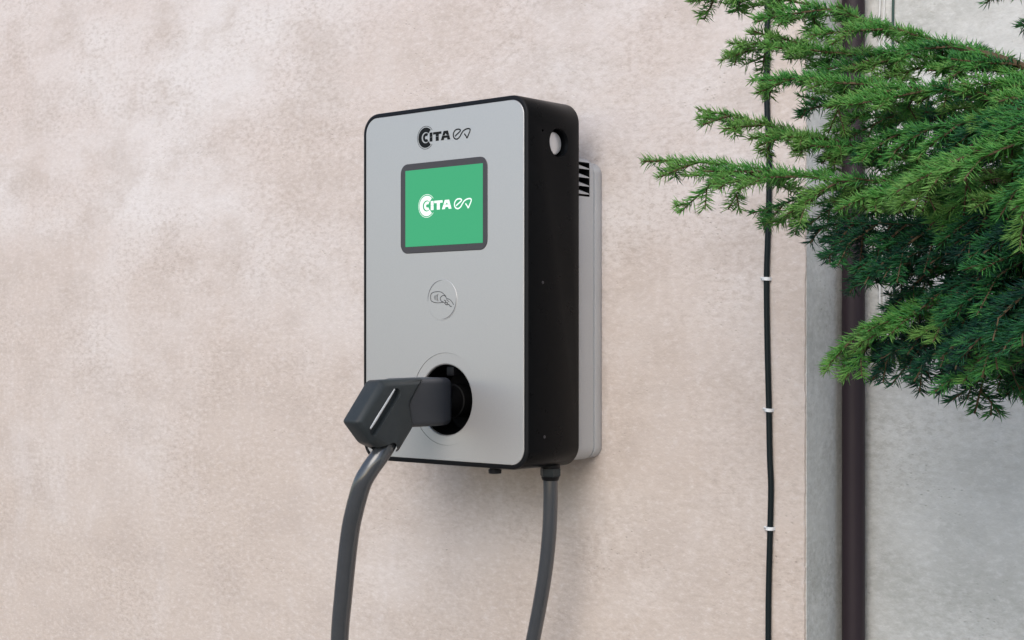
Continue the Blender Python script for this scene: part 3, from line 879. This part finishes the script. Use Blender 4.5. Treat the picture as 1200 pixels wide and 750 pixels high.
class Needles:
    def __init__(s):
        s.B, s.D, s.Lg, s.W, s.T = [], [], [], [], []

    def along(s, pts, up, tone, dens, ln, tipfade=True):
        """needles round a twig given as points"""
        P = np.array([tuple(p) for p in pts])
        seg = P[1:] - P[:-1]
        sl = np.linalg.norm(seg, axis=1)
        tot = sl.sum()
        n = int(tot * dens)
        if n < 3: return
        cum = np.concatenate([[0], np.cumsum(sl)])
        q = np.sort(rng.random(n)) * tot
        k = np.clip(np.searchsorted(cum, q) - 1, 0, len(sl) - 1)
        f = (q - cum[k]) / np.maximum(sl[k], 1e-9)
        base = P[k] + seg[k] * f[:, None]
        ax_ = seg[k] / np.maximum(sl[k], 1e-9)[:, None]
        u_ = np.array(tuple(up))
        sd = np.cross(ax_, u_); sd /= np.maximum(np.linalg.norm(sd, axis=1), 1e-6)[:, None]
        vv = np.cross(sd, ax_)
        th = rng.normal(0, 1, n) * 0.45
        flip = rng.random(n) < 0.5
        # mostly out to both sides and upward, few straight down
        ang = np.where(flip, th + 0.35, PI - th - 0.35)
        ang = np.where(rng.random(n) < 0.18, rng.random(n) * 2 * PI, ang)
        rad_ = sd * np.cos(ang)[:, None] + vv * np.sin(ang)[:, None]
        fw = 0.38 + 0.30 * (q / tot) + rng.normal(0, 0.12, n)
        dr = rad_ + ax_ * fw[:, None]
        dr /= np.linalg.norm(dr, axis=1)[:, None]
        lg = ln * (0.75 + 0.4 * rng.random(n)) * (1 - 0.35 * np.clip((q / tot - 0.88) / 0.12, 0, 1))
        s.B.append(base); s.D.append(dr); s.Lg.append(lg)
        s.W.append(np.full(n, 0.00056) * (0.85 + 0.3 * rng.random(n)))
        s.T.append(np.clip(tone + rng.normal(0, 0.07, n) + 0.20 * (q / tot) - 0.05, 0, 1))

    def build(s, name, parent):
        B = np.concatenate(s.B); D = np.concatenate(s.D); Lg = np.concatenate(s.Lg); W = np.concatenate(s.W); T = np.concatenate(s.T)
        n = len(B)
        r1 = np.cross(D, rng.normal(0, 1, (n, 3))); r1 /= np.linalg.norm(r1, axis=1)[:, None]
        r2 = np.cross(D, r1)
        V = np.empty((n, 7, 3))
        mid_ = B + D * (Lg * 0.55)[:, None] + np.array([0, 0, -0.0003])
        for k in range(3):
            a = 2 * PI * k / 3
            off = r1 * math.cos(a) + r2 * math.sin(a)
            V[:, k] = B + off * (W * 0.7)[:, None]
            V[:, 3 + k] = mid_ + off * W[:, None]
        V[:, 6] = B + D * Lg[:, None] + np.array([0, 0, -0.0006])
        base = (np.arange(n) * 7)[:, None]
        quads, tris = [], []
        for k in range(3):
            j = (k + 1) % 3
            quads.append(np.concatenate([base + k, base + j, base + 3 + j, base + 3 + k], 1))
            tris.append(np.concatenate([base + 3 + k, base + 3 + j, base + 6], 1))
        Q = np.concatenate(quads); Tt = np.concatenate(tris)
        me = bpy.data.meshes.new(name)
        me.vertices.add(n * 7)
        me.vertices.foreach_set('co', V.reshape(-1).astype(np.float32))
        nl = Q.size + Tt.size
        me.loops.add(nl)
        me.loops.foreach_set('vertex_index', np.concatenate([Q.reshape(-1), Tt.reshape(-1)]).astype(np.int32))
        me.polygons.add(len(Q) + len(Tt))
        ls = np.concatenate([np.arange(len(Q)) * 4, Q.size + np.arange(len(Tt)) * 3]).astype(np.int32)
        me.polygons.foreach_set('loop_start', ls)
        me.update(calc_edges=True)
        a = me.attributes.new('tone', 'FLOAT', 'POINT')
        a.data.foreach_set('value', np.repeat(T, 7).astype(np.float32))
        me.materials.append(M_NEEDLE)
        me.shade_smooth()
        o = bpy.data.objects.new(name, me)
        COL.objects.link(o)
        o.parent = parent
        # a branch already stands in world metres: no offset to undo
        tag(o, kind='stuff')
        return n


def grow(start, dirv, length, bend, n=6, wander=0.10):
    """a twig as a list of points, sagging a little and turning up at its tip"""
    pts = [Vector(start)]
    dv = Vector(dirv).normalized()
    st = length / n
    for i in range(n):
        dv = (dv + UP * bend * (1 if i < n * .6 else -0.4) + Vector((rt_.gauss(0, 1), rt_.gauss(0, 1), rt_.gauss(0, 1))) * wander * 0.4).normalized()
        pts.append(pts[-1] + dv * st)
    return pts


total = 0
for li, (ctrl, smax, droop) in enumerate(LIMBS):
    path = smooth_path(ctrl, 8)
    P = path
    cum = [0.0]
    for a, b in zip(P[:-1], P[1:]): cum.append(cum[-1] + (b - a).length)
    tot = cum[-1]
    def at_s(s_):
        for k in range(len(cum) - 1):
            if cum[k + 1] >= s_:
                f = (s_ - cum[k]) / max(1e-9, cum[k + 1] - cum[k])
                return P[k].lerp(P[k + 1], f), (P[k + 1] - P[k]).normalized()
        return P[-1], (P[-1] - P[-2]).normalized()
    wood = bmesh.new()
    r0 = 0.0022 + 0.0030 * min(1, tot / 0.7)
    tube(wood, P, [max(0.0010, r0 * (1 - c / tot) ** 0.9) for c in cum], 8)
    nd = Needles()
    limb_tone = (0.70, 0.74, 0.64, 0.42, 0.74, 0.78, 0.66, 0.42, 0.68, 0.20, 0.20, 0.68, 0.10, 0.34, 0.06, 0.12, 0.52, 0.3, 0.3, 0.22, 0.10, 0.18, 0.10, 0.30, 0.16, 0.08)[li]  # low values put inner crown shade into the colour, beside older bluer needles
    # the outer part of the limb carries its own needles
    no = [p for p, c in zip(P, cum) if c > tot * 0.45]
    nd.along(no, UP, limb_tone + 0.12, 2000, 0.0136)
    s_ = max(0.10, tot * 0.16) if li != 5 else 0.03
    sgn = 1
    while s_ < tot - 0.012:
        p, tdir = at_s(s_)
        rem = tot - s_
        up_shoot = li in (0, 1, 2, 3, 4, 6) and s_ > tot * 0.5 and rt_.random() < 0.2
        ln = min(smax * (0.75 + 0.5 * rt_.random()), rem * 0.62 + 0.012) * (0.45 if up_shoot else 1.0)
        sidev = tdir.cross(UP).normalized()
        upl = sidev.cross(tdir).normalized()
        rollang = R((droop * 0.85 + rt_.gauss(0, 15)) if not up_shoot else -rt_.uniform(5, 35)) * sgn
        sv = (sidev * math.cos(rollang) * sgn - upl * math.sin(rollang * sgn)).normalized()
        angf = R(rt_.uniform(42, 62))
        dv = (tdir * math.cos(angf) + sv * math.sin(angf)).normalized()
        tw = grow(p, dv, ln, -0.03, 6)
        tube(wood, tw, [0.0013] * 3 + [0.0009] * (len(tw) - 3), 5, False)
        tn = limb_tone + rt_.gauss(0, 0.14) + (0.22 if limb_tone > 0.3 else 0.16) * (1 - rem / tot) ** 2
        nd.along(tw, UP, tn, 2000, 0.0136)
        # second-order shoots
        if ln > 0.028:
            q = 0.016
            s2 = 1
            while q < ln - 0.008:
                f = q / ln * 6
                k = min(5, int(f))
                pp = tw[k].lerp(tw[k + 1], f - k)
                td = (tw[k + 1] - tw[k]).normalized()
                pn = td.cross(tdir).normalized()         # normal of the spray
                if pn.length < 0.3: pn = UP
                sd2 = pn.cross(td).normalized() * s2
                a2 = R(rt_.uniform(40, 58))
                l2 = min(0.050, (ln - q) * 0.6 + 0.008) * rt_.uniform(0.7, 1.15)
                d2 = (td * math.cos(a2) + sd2 * math.sin(a2) - UP * 0.12).normalized()
                t2 = grow(pp, d2, l2, -0.02, 4)
                tube(wood, t2, 0.0008, 4, False)
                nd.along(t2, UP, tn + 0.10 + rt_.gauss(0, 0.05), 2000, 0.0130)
                q += rt_.uniform(0.015, 0.025)
                s2 = -s2
        s_ += rt_.uniform(0.013, 0.021) if limb_tone < 0.35 else rt_.uniform(0.015, 0.025)
        sgn = -sgn
    br = obj('branch', wood, M_TWIG, tr, True, False)
    # needles hang on their branch: thing > branch > needles
    total += nd.build('needles', br)
print('needles', total)
